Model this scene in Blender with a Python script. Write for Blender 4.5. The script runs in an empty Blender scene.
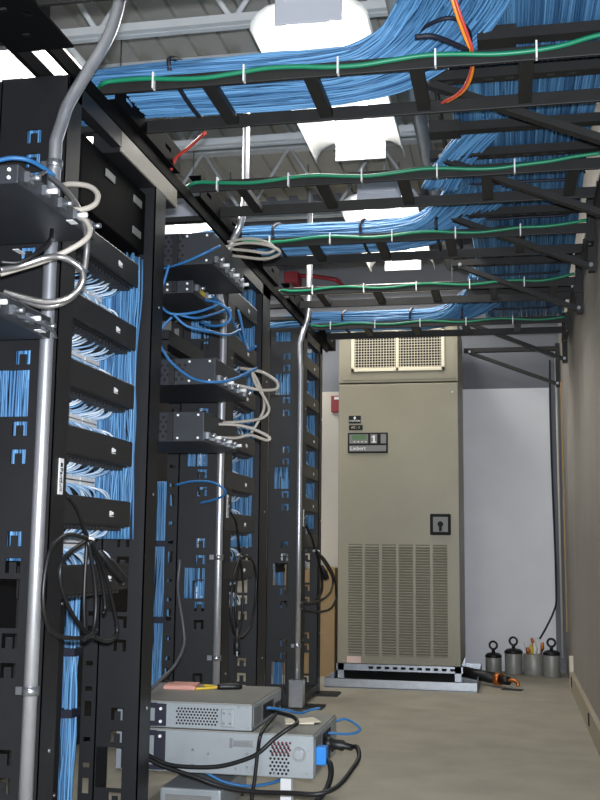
import bpy, bmesh, math, random
from mathutils import Vector, Matrix
random.seed(7)
S = bpy.context.scene
COL = S.collection

# ------------------------------------------------------------------ camera
FPX = 1040.0
def _norm(v): return v.normalized()
_D = _norm(Vector((210.0, -150.0, FPX)))            # world +Y in (right, up, forward)
_X = Vector((5200.0, 90.0, -FPX)); _X = _norm(_X - _D * _X.dot(_D))
_Z = _X.cross(_D)
if _Z.y < 0: _Z = -_Z
CAM = Vector((0, 0, 0.84))
def c2w(v): return Vector((_X.dot(v), _D.dot(v), _Z.dot(v)))
cd = bpy.data.cameras.new('camera'); cam = bpy.data.objects.new('camera', cd); COL.objects.link(cam)
r_, u_, b_ = c2w(Vector((1, 0, 0))), c2w(Vector((0, 1, 0))), -c2w(Vector((0, 0, 1)))
cam.matrix_world = Matrix(((r_.x, u_.x, b_.x, CAM.x), (r_.y, u_.y, b_.y, CAM.y), (r_.z, u_.z, b_.z, CAM.z), (0, 0, 0, 1)))
cd.sensor_fit = 'VERTICAL'; cd.sensor_height = 36.0; cd.lens = FPX / 800.0 * 36.0
cd.clip_start = 0.05
S.camera = cam
# world, exposure
w = bpy.data.worlds.new('world'); S.world = w; w.use_nodes = True
w.node_tree.nodes['Background'].inputs[0].default_value = (0.5, 0.55, 0.6, 1)
w.node_tree.nodes['Background'].inputs[1].default_value = 0.03
S.view_settings.view_transform = 'Standard'; S.view_settings.look = 'None'
S.view_settings.gamma = 1; S.view_settings.use_curve_mapping = False
S.view_settings.exposure = 0.0
LAMP_W = 20.0          # watts of each ceiling fixture
LAMP_COL = (1.0, 0.97, 0.90)
# the camera's own flash, a small lamp just above the lens
fl = bpy.data.lights.new('camera_flash', 'AREA'); fl.energy = 130.0; fl.shape = 'RECTANGLE'; fl.size = 0.05; fl.size_y = 0.03
fl.color = (0.86, 0.92, 1.0)
flo = bpy.data.objects.new('camera_flash', fl); COL.objects.link(flo)
flo.matrix_world = cam.matrix_world @ Matrix.Translation((0.0, 0.06, 0.0))

def unp(px, py, X=None, Y=None, Z=None):
    """a photo pixel gives a direction; the known plane gives the distance"""
    d = c2w(Vector((px - 300.0, 400.0 - py, FPX)))
    if X is not None: t = (X - CAM.x) / d.x
    elif Y is not None: t = (Y - CAM.y) / d.y
    else: t = (Z - CAM.z) / d.z
    return CAM + d * t

# ------------------------------------------------------------------ materials
def lin(c): return tuple(((x / 255.0) / 12.92 if x / 255.0 <= 0.04045 else ((x / 255.0 + 0.055) / 1.055) ** 2.4) for x in c)
MATS = {}
def mat(name, rgb, rough=0.5, metal=0.0, noise=0.0, nscale=20.0, bump=0.0, bscale=200.0, island=0.0, emit=0.0, rgb2=None, stretch=None, spec=None):
    m = bpy.data.materials.new(name); m.use_nodes = True; nt = m.node_tree
    bs = nt.nodes['Principled BSDF']; c = lin(rgb)
    bs.inputs['Base Color'].default_value = (*c, 1); bs.inputs['Roughness'].default_value = rough; bs.inputs['Metallic'].default_value = metal
    if spec is not None: bs.inputs['Specular IOR Level'].default_value = spec
    tc = nt.nodes.new('ShaderNodeTexCoord'); mp = nt.nodes.new('ShaderNodeMapping')
    geo = nt.nodes.new('ShaderNodeNewGeometry')
    nt.links.new(geo.outputs['Position'], mp.inputs[0])
    if stretch: mp.inputs['Scale'].default_value = stretch
    if noise > 0 or rgb2:
        nz = nt.nodes.new('ShaderNodeTexNoise'); nz.inputs['Scale'].default_value = nscale; nz.inputs['Detail'].default_value = 6
        nt.links.new(mp.outputs[0], nz.inputs[0])
        rp = nt.nodes.new('ShaderNodeValToRGB'); rp.color_ramp.elements[0].position = 0.3; rp.color_ramp.elements[1].position = 0.72
        a = tuple(max(0, x * (1 - noise)) for x in c); b = lin(rgb2) if rgb2 else tuple(min(1, x * (1 + noise)) for x in c)
        rp.color_ramp.elements[0].color = (*(c if rgb2 else a), 1); rp.color_ramp.elements[1].color = (*b, 1)
        nt.links.new(nz.outputs['Fac'], rp.inputs[0]); nt.links.new(rp.outputs[0], bs.inputs['Base Color'])
    if island > 0:
        rp = nt.nodes.new('ShaderNodeValToRGB'); b = lin(rgb2) if rgb2 else tuple(min(1, x * (1 + island)) for x in c)
        rp.color_ramp.elements[0].color = (*tuple(x * (1 - island) for x in c), 1); rp.color_ramp.elements[1].color = (*b, 1)
        nt.links.new(geo.outputs['Random Per Island'], rp.inputs[0]); nt.links.new(rp.outputs[0], bs.inputs['Base Color'])
    if bump > 0:
        nz2 = nt.nodes.new('ShaderNodeTexNoise'); nz2.inputs['Scale'].default_value = bscale; nz2.inputs['Detail'].default_value = 4
        nt.links.new(mp.outputs[0], nz2.inputs[0])
        bp = nt.nodes.new('ShaderNodeBump'); bp.inputs['Strength'].default_value = bump; bp.inputs['Distance'].default_value = 0.004
        nt.links.new(nz2.outputs['Fac'], bp.inputs['Height']); nt.links.new(bp.outputs[0], bs.inputs['Normal'])
    if emit > 0:
        bs.inputs['Emission Color'].default_value = (*c, 1); bs.inputs['Emission Strength'].default_value = emit
    MATS[name] = m; return m
mat('concrete', (162, 156, 141), 0.75, noise=0.10, nscale=5, bump=0.25, bscale=60)
mat('wall_grey', (154, 148, 140), 0.85, noise=0.06, nscale=4, bump=0.1, bscale=80, stretch=(3, 3, 0.4))
mat('wall_upper', (118, 121, 128), 0.9, noise=0.04, nscale=3)
mat('wall_white', (234, 235, 240), 0.7, noise=0.03, nscale=4)
mat('wall_cream', (196, 190, 180), 0.8, noise=0.03, nscale=4)
mat('deck', (196, 193, 184), 0.85, noise=0.06, nscale=3)
mat('joist', (222, 224, 224), 0.6, noise=0.05, nscale=8)
mat('baseboard', (172, 162, 142), 0.6, noise=0.05, nscale=10)
mat('black', (22, 22, 25), 0.5, noise=0.15, nscale=15, bump=0.05, bscale=400)
mat('ladder', (34, 33, 32), 0.55, noise=0.15, nscale=15, spec=0.35)
mat('channel_black', (15, 15, 16), 0.7, spec=0.03)
mat('black_plastic', (31, 31, 33), 0.42, bump=0.03, bscale=500)
mat('rubber', (18, 18, 20), 0.45)
mat('lit_top_grey', (140, 134, 122), 0.5, noise=0.05)  # light caught on a black channel, put into the colour
mat('galv', (176, 180, 186), 0.32, metal=0.9, noise=0.10, nscale=25)
mat('emt', (200, 202, 208), 0.36, metal=0.8, noise=0.05, nscale=30)
mat('server', (158, 164, 168), 0.42, metal=0.35, noise=0.06, nscale=12, bump=0.04, bscale=500)
mat('server_top', (140, 139, 133), 0.5, metal=0.4, noise=0.06, nscale=9)
mat('router', (50, 53, 58), 0.5, metal=0.3, noise=0.08, nscale=14)
mat('hole', (10, 10, 12), 0.8)
mat('red_hole', (95, 40, 50), 0.7)
mat('blue', (62, 116, 168), 0.5, island=0.35, rgb2=(106, 162, 208))
mat('blue_cord', (46, 106, 160), 0.45)
mat('patch', (110, 165, 215), 0.4, island=0.3, rgb2=(226, 236, 244))
mat('band', (22, 24, 40), 0.6)
mat('green', (20, 125, 88), 0.4)
mat('orange', (235, 140, 40), 0.4)
mat('redc', (200, 70, 60), 0.4)
mat('flex', (170, 168, 168), 0.3, metal=0.85)
mat('cord_grey', (168, 161, 151), 0.4)
mat('cord_dark', (78, 80, 86), 0.4)
mat('white', (228, 228, 228), 0.5)
mat('ivory', (214, 206, 188), 0.5)
mat('yellow', (214, 180, 60), 0.5)
mat('ac', (146, 140, 120), 0.45, noise=0.03, nscale=6, bump=0.03, bscale=300)
mat('ac_side', (138, 136, 128), 0.5)
mat('ac_grille', (226, 216, 190), 0.5)
mat('louver', (146, 142, 126), 0.5)
mat('louver_gap', (112, 108, 94), 0.7)
mat('dark', (24, 22, 28), 0.6)
mat('panel_grey', (118, 118, 116), 0.5)
mat('lcd', (84, 116, 78), 0.3)
mat('steel', (150, 152, 152), 0.35, metal=0.9, noise=0.12, nscale=18)
mat('can', (150, 150, 144), 0.45, metal=0.25, noise=0.15, nscale=10)
mat('cardboard', (156, 130, 94), 0.85, noise=0.05, nscale=12)
mat('pink', (206, 150, 136), 0.7, noise=0.08, nscale=30)
mat('pinklabel', (226, 196, 184), 0.6)
mat('paper', (222, 212, 192), 0.8)
mat('copper', (206, 120, 66), 0.35, metal=0.8)
mat('red', (134, 34, 44), 0.5)
mat('wood', (176, 140, 84), 0.6, noise=0.1, nscale=20)
mat('blue_plug', (36, 130, 214), 0.4)
mat('pipe_grey', (156, 160, 162), 0.5)
mat('pipe_white', (214, 208, 196), 0.5)
mat('reflector', (238, 238, 234), 0.45)
mat('ballast', (222, 224, 232), 0.5)
mat('tube', (255, 250, 240), 0.5, emit=9.0)
MATS['tube'].node_tree.nodes['Principled BSDF'].inputs['Emission Color'].default_value = (1.0, 0.98, 0.93, 1)

# ------------------------------------------------------------------ mesh helpers
def wloc(o):
    p = Vector(o.location)
    while o.parent: o = o.parent; p += Vector(o.location)
    return p
class MB:
    def __init__(s): s.v = []; s.f = []; s.sm = []
    def face(s, idx, sm=False): s.f.append(idx); s.sm.append(sm)
    def obox(s, c, a, b, d):
        n = len(s.v); c, a, b, d = Vector(c), Vector(a), Vector(b), Vector(d)
        if a.cross(b).dot(d) < 0: a = -a
        for k in (-1, 1):
            for j in (-1, 1):
                for i in (-1, 1): s.v.append(c + a * i + b * j + d * k)
        for q in ((0, 2, 3, 1), (4, 5, 7, 6), (0, 1, 5, 4), (2, 6, 7, 3), (0, 4, 6, 2), (1, 3, 7, 5)): s.face(tuple(n + i for i in q))
        return s
    def box(s, x0, x1, y0, y1, z0, z1):
        x0, x1 = sorted((x0, x1)); y0, y1 = sorted((y0, y1)); z0, z1 = sorted((z0, z1))
        return s.obox(((x0 + x1) / 2, (y0 + y1) / 2, (z0 + z1) / 2), ((x1 - x0) / 2, 0, 0), (0, (y1 - y0) / 2, 0), (0, 0, (z1 - z0) / 2))
    def bar(s, p, q, w, h, up=(0, 0, 1)):
        p, q, up = Vector(p), Vector(q), Vector(up); t = (q - p); L = t.length; t.normalize()
        sd = t.cross(up)
        if sd.length < 1e-4: sd = t.cross(Vector((1, 0, 0)))
        sd.normalize(); u = sd.cross(t).normalized()
        return s.obox((p + q) / 2, t * (L / 2), sd * (w / 2), u * (h / 2))
    def tube(s, pts, r, n=8, cap=True):
        pts = [Vector(p) for p in pts]; base = len(s.v); m = len(pts)
        T = []
        for i in range(m):
            t = pts[min(i + 1, m - 1)] - pts[max(i - 1, 0)]
            T.append(t.normalized() if t.length > 1e-9 else Vector((0, 0, 1)))
        a = T[0].orthogonal().normalized()
        for i in range(m):
            a = (a - T[i] * a.dot(T[i]));
            if a.length < 1e-6: a = T[i].orthogonal()
            a.normalize(); b = T[i].cross(a); rr = r[i] if isinstance(r, (list, tuple)) else r
            for k in range(n):
                th = 2 * math.pi * k / n
                s.v.append(pts[i] + (a * math.cos(th) + b * math.sin(th)) * rr)
        for i in range(m - 1):
            for k in range(n):
                k2 = (k + 1) % n
                s.face((base + i * n + k, base + i * n + k2, base + (i + 1) * n + k2, base + (i + 1) * n + k), True)
        if cap:
            s.face(tuple(base + k for k in reversed(range(n)))); s.face(tuple(base + (m - 1) * n + k for k in range(n)))
        return s
    def cyl(s, p, q, r, n=16, r2=None): return s.tube([p, q], [r, r if r2 is None else r2], n)
    def ring(s, c, ax, R, r, n=20, m=8):
        c = Vector(c); ax = Vector(ax).normalized(); a = ax.orthogonal().normalized(); b = ax.cross(a)
        pts = [c + (a * math.cos(2 * math.pi * i / n) + b * math.sin(2 * math.pi * i / n)) * R for i in range(n + 1)]
        return s.tube(pts, r, m, cap=False)
    def lathe(s, c, prof, n=24):
        c = Vector(c); base = len(s.v)
        for (r, z) in prof:
            for k in range(n):
                th = 2 * math.pi * k / n; s.v.append(c + Vector((r * math.cos(th), r * math.sin(th), z)))
        for i in range(len(prof) - 1):
            for k in range(n):
                k2 = (k + 1) % n; s.face((base + i * n + k, base + i * n + k2, base + (i + 1) * n + k2, base + (i + 1) * n + k), True)
        s.face(tuple(base + k for k in reversed(range(n)))); s.face(tuple(base + (len(prof) - 1) * n + k for k in range(n)))
        return s
    def plate(s, o, U, V, N, t, holes):
        """plate with rectangular holes; o corner, U,V full edge vectors, N thickness direction; holes (u0,u1,v0,v1) in metres"""
        o, U, V, N = Vector(o), Vector(U), Vector(V), Vector(N).normalized(); lu, lv = U.length, V.length; u, v = U / lu, V / lv
        flip = u.cross(v).dot(N) < 0
        us = sorted({0.0, lu} | {min(max(x, 0), lu) for h in holes for x in h[:2]}); vs = sorted({0.0, lv} | {min(max(x, 0), lv) for h in holes for x in h[2:]})
        us = [x for i, x in enumerate(us) if i == 0 or x - us[i - 1] > 1e-6]; vs = [x for i, x in enumerate(vs) if i == 0 or x - vs[i - 1] > 1e-6]
        nu, nv = len(us) - 1, len(vs) - 1
        def solid(i, j):
            if i < 0 or j < 0 or i >= nu or j >= nv: return False
            cu, cv = (us[i] + us[i + 1]) / 2, (vs[j] + vs[j + 1]) / 2
            return not any(h[0] < cu < h[1] and h[2] < cv < h[3] for h in holes)
        idx = {}
        def P(i, j, k):
            if (i, j, k) not in idx:
                idx[(i, j, k)] = len(s.v); s.v.append(o + u * us[i] + v * vs[j] + N * (t * k))
            return idx[(i, j, k)]
        def F(q): s.face(tuple(reversed(q)) if flip else tuple(q))
        for i in range(nu):
            for j in range(nv):
                if not solid(i, j): continue
                F((P(i, j, 1), P(i + 1, j, 1), P(i + 1, j + 1, 1), P(i, j + 1, 1))); F((P(i, j, 0), P(i, j + 1, 0), P(i + 1, j + 1, 0), P(i + 1, j, 0)))
                if not solid(i - 1, j): F((P(i, j, 0), P(i, j, 1), P(i, j + 1, 1), P(i, j + 1, 0)))
                if not solid(i + 1, j): F((P(i + 1, j, 0), P(i + 1, j + 1, 0), P(i + 1, j + 1, 1), P(i + 1, j, 1)))
                if not solid(i, j - 1): F((P(i, j, 0), P(i + 1, j, 0), P(i + 1, j, 1), P(i, j, 1)))
                if not solid(i, j + 1): F((P(i, j + 1, 0), P(i, j + 1, 1), P(i + 1, j + 1, 1), P(i + 1, j + 1, 0)))
        return s
    def build(s, name, m, parent=None, bevel=0.0):
        me = bpy.data.meshes.new(name)
        if parent is not None: off = wloc(parent)
        else:
            xs = [p.x for p in s.v]; ys = [p.y for p in s.v]; zs = [p.z for p in s.v]
            off = Vector(((min(xs) + max(xs)) / 2, (min(ys) + max(ys)) / 2, min(zs)))
        me.from_pydata([tuple(p - off) for p in s.v], [], s.f); me.polygons.foreach_set('use_smooth', s.sm); me.update()
        me.materials.append(MATS[m])
        o = bpy.data.objects.new(name, me); COL.objects.link(o)
        if parent is not None: o.parent = parent
        else: o.location = off
        if bevel > 0:
            b = o.modifiers.new('bevel', 'BEVEL'); b.width = bevel; b.segments = 2; b.limit_method = 'ANGLE'
        return o
def tag(o, label, cat, group=None, kind=None):
    if label: o['label'] = label
    if cat: o['category'] = cat
    if group: o['group'] = group
    if kind: o['kind'] = kind
    return o
def thing(name, label, cat, loc, group=None):
    o = bpy.data.objects.new(name, None); COL.objects.link(o); o.location = loc; o.empty_display_size = 0.05
    return tag(o, label, cat, group)
def struct(o): o['kind'] = 'structure'; return o
def copy_tree(o, d=(0, 0, 0), parent=None, label=None):
    c = o.copy(); COL.objects.link(c); c.parent = parent
    if parent is None: c.location = Vector(o.location) + Vector(d)
    for ch in list(o.children): copy_tree(ch, parent=c)
    if label: c['label'] = label
    return c
def smooth(pts, n=8):
    pts = [Vector(p) for p in pts]; P = [pts[0] * 2 - pts[1]] + pts + [pts[-1] * 2 - pts[-2]]; out = []
    for i in range(1, len(P) - 2):
        a, b, c, d = P[i - 1:i + 3]
        for k in range(n):
            t = k / n
            out.append(0.5 * ((2 * b) + (c - a) * t + (2 * a - 5 * b + 4 * c - d) * t * t + (3 * b - a - 3 * c + d) * t ** 3))
    out.append(pts[-1]); return out
def cable(name, pts, r, m, label, cat='cable', group=None, n=7, sm=7, parent=None):
    o = MB().tube(smooth(pts, sm), r, n).build(name, m, parent)
    if parent is None: tag(o, label, cat, group)
    return o
def text(name, s, size, m, parent, c, right, up, depth=0.0008, align='CENTER', font_shear=0.0):
    cu = bpy.data.curves.new(name, 'FONT'); cu.body = s; cu.size = size; cu.extrude = depth; cu.align_x = align; cu.align_y = 'CENTER'; cu.shear = font_shear
    to = bpy.data.objects.new(name, cu); COL.objects.link(to)
    dg = bpy.context.evaluated_depsgraph_get(); me = bpy.data.meshes.new_from_object(to.evaluated_get(dg)); bpy.data.objects.remove(to); bpy.data.curves.remove(cu)
    R, U = Vector(right).normalized(), Vector(up).normalized(); N = R.cross(U); off = wloc(parent); c = Vector(c)
    for v in me.vertices: v.co = c + R * v.co.x + U * v.co.y + N * v.co.z - off
    me.materials.clear(); me.materials.append(MATS[m]); me.name = name
    o = bpy.data.objects.new(name, me); COL.objects.link(o); o.parent = parent
    return o
def strands(path, offs, r, n=5, wob=0.004, sm=6, seed=0):
    """many thin cables running along one path; offs are (sideways, up) offsets"""
    rnd = random.Random(seed); pts = smooth(path, sm); m = len(pts); fr = []
    for i in range(m):
        t = (pts[min(i + 1, m - 1)] - pts[max(i - 1, 0)]).normalized()
        fr.append(t)
    side = []; prev = None
    for t in fr:
        sd = Vector((0, 0, 1)).cross(t)
        if sd.length < 0.2: sd = prev if prev else Vector((0, 1, 0))
        sd = sd.normalized()
        prev = sd; side.append(sd)
    b = MB()
    for (a, h) in offs:
        p1, p2 = rnd.random() * 6.28, rnd.random() * 6.28; k1, k2 = rnd.uniform(.12, .35), rnd.uniform(.12, .35); q = []
        for i in range(m):
            up = fr[i].cross(side[i])
            q.append(pts[i] + side[i] * (a + wob * math.sin(p1 + k1 * i)) + up * (h + wob * 0.7 * math.sin(p2 + k2 * i)))
        b.tube(q, r, n)
    return b

# ------------------------------------------------------------------ room
XR, XL, YB, YF, ZC = 0.37, -3.0, 7.62, -2.6, 3.55
struct(MB().box(XL, XR, YF, YB, -0.1, 0).build('floor', 'concrete'))
wb = struct(MB().box(XL, XR + .1, YB, YB + .1, 0, ZC).build('wall_back', 'wall_upper'))
MB().box(-0.62, 0.305, YB - .012, YB, 0.0, 2.0).build('wall_panel', 'wall_white', wb)
MB().box(XL, -0.62, YB - .012, YB, 0.0, 2.0).build('wall_panel', 'wall_cream', wb)
struct(MB().box(XR, XR + .1, YF, YB, 0, ZC).build('wall_right', 'wall_grey'))
struct(MB().box(XL - .1, XL, YF, YB, 0, ZC).build('wall_left', 'wall_upper'))
struct(MB().box(XL, XR, YF - .1, YF, 0, ZC).build('wall_front', 'wall_grey'))
# ceiling deck with flutes along the room
b = MB(); b.box(XL, XR, YF, YB, ZC, ZC + .1)
x = XL + .08
while x < XR - .1:
    b.box(x, x + .09, YF, YB, ZC - .035, ZC); x += .17
struct(b.build('ceiling', 'deck'))
bb = struct(MB().box(XR - .022, XR, YF, 6.75, 0, 0.105).build('baseboard_right', 'baseboard'))
for yy in (5.15, 6.55): MB().box(XR - .026, XR - .022, yy, yy + .05, 0.035, 0.09).build('scuff', 'hole', bb)
t1 = struct(MB().box(XR - .024, XR, 6.75, 6.757, 0, 0.2).build('trim_1', 'ivory'))
t2 = struct(MB().box(XR - .008, XR, 7.35, 7.38, 0.3, 2.0).build('trim_2', 'wood'))

# ------------------------------------------------------------------ ceiling joists
def joist(y, lab):
    zb, zt = 3.0, ZC - .04
    t = thing('ceiling_joist', lab, 'joist', (-1.3, y, zb), 'steel ceiling joists')
    MB().box(XL, XR, y - .035, y - .005, zb, zb + .035).box(XL, XR, y + .005, y + .035, zb, zb + .035).build('bottom_chord', 'joist', t)
    MB().box(XL, XR, y - .04, y + .04, zt - .04, zt).build('top_chord', 'joist', t)
    x = XL + .1; k = 0
    while x < XR - .35:
        MB().cyl((x, y, zb + .02), (x + .3, y, zt - .02), .012, 8).build('web_rod', 'joist', t)
        MB().cyl((x + .3, y, zt - .02), (x + .6, y, zb + .02), .012, 8).build('web_rod', 'joist', t)
        x += .6
for y, lab in ((2.7, 'grey open-web steel ceiling joist above the first cable ladder'), (3.95, 'grey open-web steel ceiling joist over near end of long light'),
               (5.22, 'grey open-web steel ceiling joist between the two aisle lights'), (6.5, 'grey open-web steel ceiling joist closest to the back wall')):
    joist(y, lab)

# ------------------------------------------------------------------ light fixtures
def fixture(xc, y0, y1, lab, first=[None]):
    zl = 2.80
    t = thing('fluorescent_fixture', lab, 'light fixture', (xc, (y0 + y1) / 2, zl), 'fluorescent ceiling fixtures')
    prof = [(-.225, 0), (-.222, .03), (-.20, .065), (-.16, .09), (-.11, .10), (.11, .10), (.16, .09), (.20, .065), (.222, .03), (.225, 0)]
    b = MB(); n = len(prof); th = .004
    for yy in (y0, y1):
        for (x, z) in prof: b.v.append(Vector((xc + x, yy, zl + z)))
        for (x, z) in prof: b.v.append(Vector((xc + x * 1.018, yy, zl + z + (th if z > 0 else 0))))
    for i in range(n - 1):
        b.face((i, i + 1, 2 * n + i + 1, 2 * n + i), True); b.face((n + i, 3 * n + i, 3 * n + i + 1, n + i + 1), True)
    for i in range(n - 1):
        b.face((i, n + i, n + i + 1, i + 1)); b.face((2 * n + i, 2 * n + i + 1, 3 * n + i + 1, 3 * n + i))
    b.face((0, 2 * n, 3 * n, n)); b.face((n - 1, 2 * n - 1, 4 * n - 1, 3 * n - 1))
    b.build('reflector', 'reflector', t)
    MB().box(xc - .10, xc + .10, y0 - .02, y1 + .02, zl + .10, zl + .17).build('ballast_housing', 'ballast', t, bevel=.005)
    for yy, s in ((y0, -1), (y1, 1)):
        MB().box(xc - .13, xc + .13, yy - .012 if s < 0 else yy, yy if s < 0 else yy + .012, zl + .005, zl + .16).build('end_plate', 'ballast', t, bevel=.004)
    for dx in (-.09, .09):
        MB().cyl((xc + dx, y0 + .02, zl + .055), (xc + dx, y1 - .02, zl + .055), .019, 12).build('lamp_tube', 'tube', t)
    for yy in (y0 + .25, y1 - .25):
        MB().cyl((xc, yy, zl + .17), (xc, yy, ZC - .035), .004, 6).build('hanger_rod', 'galv', t)
    la = bpy.data.lights.new('fixture_light', 'AREA'); la.energy = LAMP_W; la.shape = 'RECTANGLE'; la.size = .36; la.size_y = (y1 - y0) - .1; la.color = LAMP_COL
    lo = bpy.data.objects.new('fixture_light', la); COL.objects.link(lo); lo.location = (0, 0, .022); lo.parent = t
    return t
fixture(-.715, 3.63, 5.04, 'long white fluorescent fixture hanging over the second and third ladders')
fixture(-.715, 5.82, 7.20, 'white fluorescent fixture hanging just before the cooling unit')
fixture(-1.93, 3.63, 5.04, 'white fluorescent fixture behind the first and second equipment racks')
fixture(-1.93, 5.82, 7.20, 'white fluorescent fixture behind the third equipment rack')
fixture(-.715, -.75, .66, 'white fluorescent fixture at the aisle entrance')

# pipes under the ceiling
def pipe(name, p, q, r, m, lab, cat='pipe'):
    return tag(MB().cyl(p, q, r, 14).build(name, m), lab, cat)
pipe('ceiling_pipe', (-.40, .5, 2.93), (-.40, YB, 2.93), .035, 'pipe_grey', 'thick grey pipe running along the ceiling beside the lights')
pipe('ceiling_conduit', (-.30, .5, 2.96), (-.30, YB, 2.96), .012, 'rubber', 'thin dark conduit under the ceiling beside the thick pipe')
t = thing('drain_pipe', 'cream pipe hung across the room above the cooling unit', 'pipe', (-.9, 6.9, 2.6))
MB().cyl((-1.5, 6.9, 2.60), (-.2, 6.9, 2.60), .03, 14).build('pipe_run', 'pipe_white', t)
for xx in (-1.35, -.35): MB().cyl((xx, 6.9, 2.62), (xx, 6.9, ZC - .03), .005, 6).build('hanger_rod', 'galv', t)
t = thing('sprinkler_pipe', 'red pipe with a valve box near the back wall', 'pipe', (-1.5, 7.5, 2.75))
va, vb, pe = unp(285, 273, Y=7.5), unp(299, 284, Y=7.5), unp(336, 280, Y=7.5)
MB().tube(smooth([(vb.x, 7.5, (va.z + vb.z) / 2 + .02), ((vb.x + pe.x) / 2, 7.5, pe.z + .03), tuple(pe), (pe.x + .02, 7.6, pe.z - .01), (pe.x + .03, 7.63, pe.z - .01)], 5), .017, 10).build('pipe_run', 'red', t)
MB().box(va.x, vb.x, 7.45, YB, vb.z, va.z).build('valve_body', 'red', t, bevel=.01)

# ------------------------------------------------------------------ cable ladders across the aisle
ZL = 2.12
LY = [1.87, 2.655, 3.50, 4.23, 5.09, 5.95]
ORD = ['overhead nearest the equipment above the flexible hoses', 'first in the row, carrying a wide blue cable mat', 'second in the row, empty of blue cables', 'third in the row, carrying blue cables', 'fourth in the row, empty of blue cables', 'fifth in the row, against the cooling unit']
ORDN = ['in front of the first', 'first', 'second', 'third', 'fourth', 'fifth']
for k, y in enumerate(LY):
    t = thing('cable_ladder', 'black cross ladder ' + ORD[k], 'cable ladder', (-.4, y + .15, ZL), 'cable ladders across the aisle')
    y1 = y + .305
    xe = XR - .012
    for yy in (y, y1 - .012): MB().box(-1.13, xe, yy, yy + .012, ZL, ZL + .04).build('rail', 'ladder', t, bevel=.002)
    x = .235 - (k % 2) * .17
    while x > -1.1:
        MB().box(x - .019, x + .019, y + .012, y1 - .012, ZL + .008, ZL + .03).build('rung', 'ladder', t); x -= .293
    # end bar along the rack row, channel with slots
    b = MB(); ye0, ye1 = (y + .03, y + .63) if k else (1.5, 2.24)
    b.plate((-1.096, ye0, ZL - .005), (0, ye1 - ye0, 0), (0, 0, .075), (1, 0, 0), .004, [(u, u + .06, .03, .045) for u in (.08, .26, .44)])
    b.box(-1.14, -1.092, ye0, ye1, ZL - .009, ZL - .005).box(-1.14, -1.092, ye0, ye1, ZL + .07, ZL + .074)
    b.build('end_channel', 'channel_black', t)
    # wall plate
    MB().box(xe - .035, xe - .004, y - .03, y + .335, ZL - .045, ZL - .002).build('wall_angle', 'ladder', t)
    for yy in (y + .006, y1 - .006): MB().cyl((xe - .02, yy, ZL - .05), (xe - .02, yy, ZL + .06), .006, 8).build('bolt', 'galv', t)
    # ground wire with ties
    if k > 0:
        wpts = []
        n = 16
        for i in range(n + 1):
            xx = -1.08 + (xe - .03 + 1.08) * i / n
            wpts.append((xx, y - .008, ZL + .026 + .007 * math.sin(i * 1.3 + k) + (.03 * max(0, (i - 14)) / 2 if k != 5 else 0)))
        wpts = [(-1.16, y + .05, ZL + .03), (-1.12, y - .004, ZL + .028)] + wpts
        g = thing('ground_wire', 'green insulated ground wire tied along the %s black cross ladder' % ORDN[k], 'wire', (-.4, y, ZL), 'green ground wires')
        MB().tube(smooth(wpts, 5), .0068, 7).build('wire', 'green', g)
        for i in (1, 4, 7, 10, 13):
            xx = -1.08 + (xe - .03 + 1.08) * (i + .3 * ((i * 7 + k) % 3 - 1)) / n
            MB().box(xx - .0024, xx + .0024, y - .017, y + .004, ZL - .002, ZL + .046).build('cable_tie', 'white', g)

# ladder runway that sits on top of the racks
t = thing('cable_runway', 'black ladder runway lying along the tops of the open racks', 'cable ladder', (-1.26, 4, 2.06))
for xx in (-1.115, -1.42): MB().box(xx, xx + .012, 1.2, 6.35, 2.06, 2.10).build('rail', 'channel_black', t)
MB().plate((-1.18, 1.3, 2.05), (.15, 0, 0), (0, .95, 0), (0, 0, 1), .006, [(.05, .075, .5 + .12 * i, .52 + .12 * i) for i in range(4)] + [(.10, .12, .45 + .16 * i, .47 + .16 * i) for i in range(3)]).build('splice_plate', 'channel_black', t)
MB().box(-1.195, -1.18, 1.3, 2.5, 2.05, 2.09).build('splice_bar', 'channel_black', t)
y = 1.35
while y < 6.3:
    MB().box(-1.41, -1.11, y - .018, y + .018, 2.07, 2.09).build('rung', 'ladder', t); y += .293

# ------------------------------------------------------------------ wall brackets and the cable run along the right wall
BY = [3.0, 3.63, 4.31, 5.09, 6.45, 7.42]
BN = ['closest to the first cross ladder', 'between the first and second cross ladders', 'above the third cross ladder', 'beside the fourth cross ladder', 'past the fifth cross ladder', 'hard against the back wall']
for k, y in enumerate(BY):
    xl, xr = (-.26 if k < 5 else -.30), XR - .035
    t = thing('wall_bracket', 'black triangular wall bracket ' + BN[k], 'bracket', (xr, y, 2.0), 'black wall brackets under the blue cable run')
    zA = 2.235
    MB().box(xr, xr + .03, y - .02, y + .02, zA - .26, zA + .05).build('upright', 'ladder', t)
    MB().plate((xl, y - .02, zA), (xr - xl, 0, 0), (0, .04, 0), (0, 0, 1), .03, [(.03 + .06 * i, .055 + .06 * i, .014, .026) for i in range(8)]).build('arm', 'ladder', t)
    MB().bar((xl + .04, y, zA), (xr + .005, y, zA - .235), .034, .022).build('brace', 'ladder', t)
    for (px_, pz) in ((xl + .04, zA + .004), (xr + .01, zA - .235)): MB().cyl((px_, y - .028, pz), (px_, y + .028, pz), .009, 8).build('bolt', 'galv', t)
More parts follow.
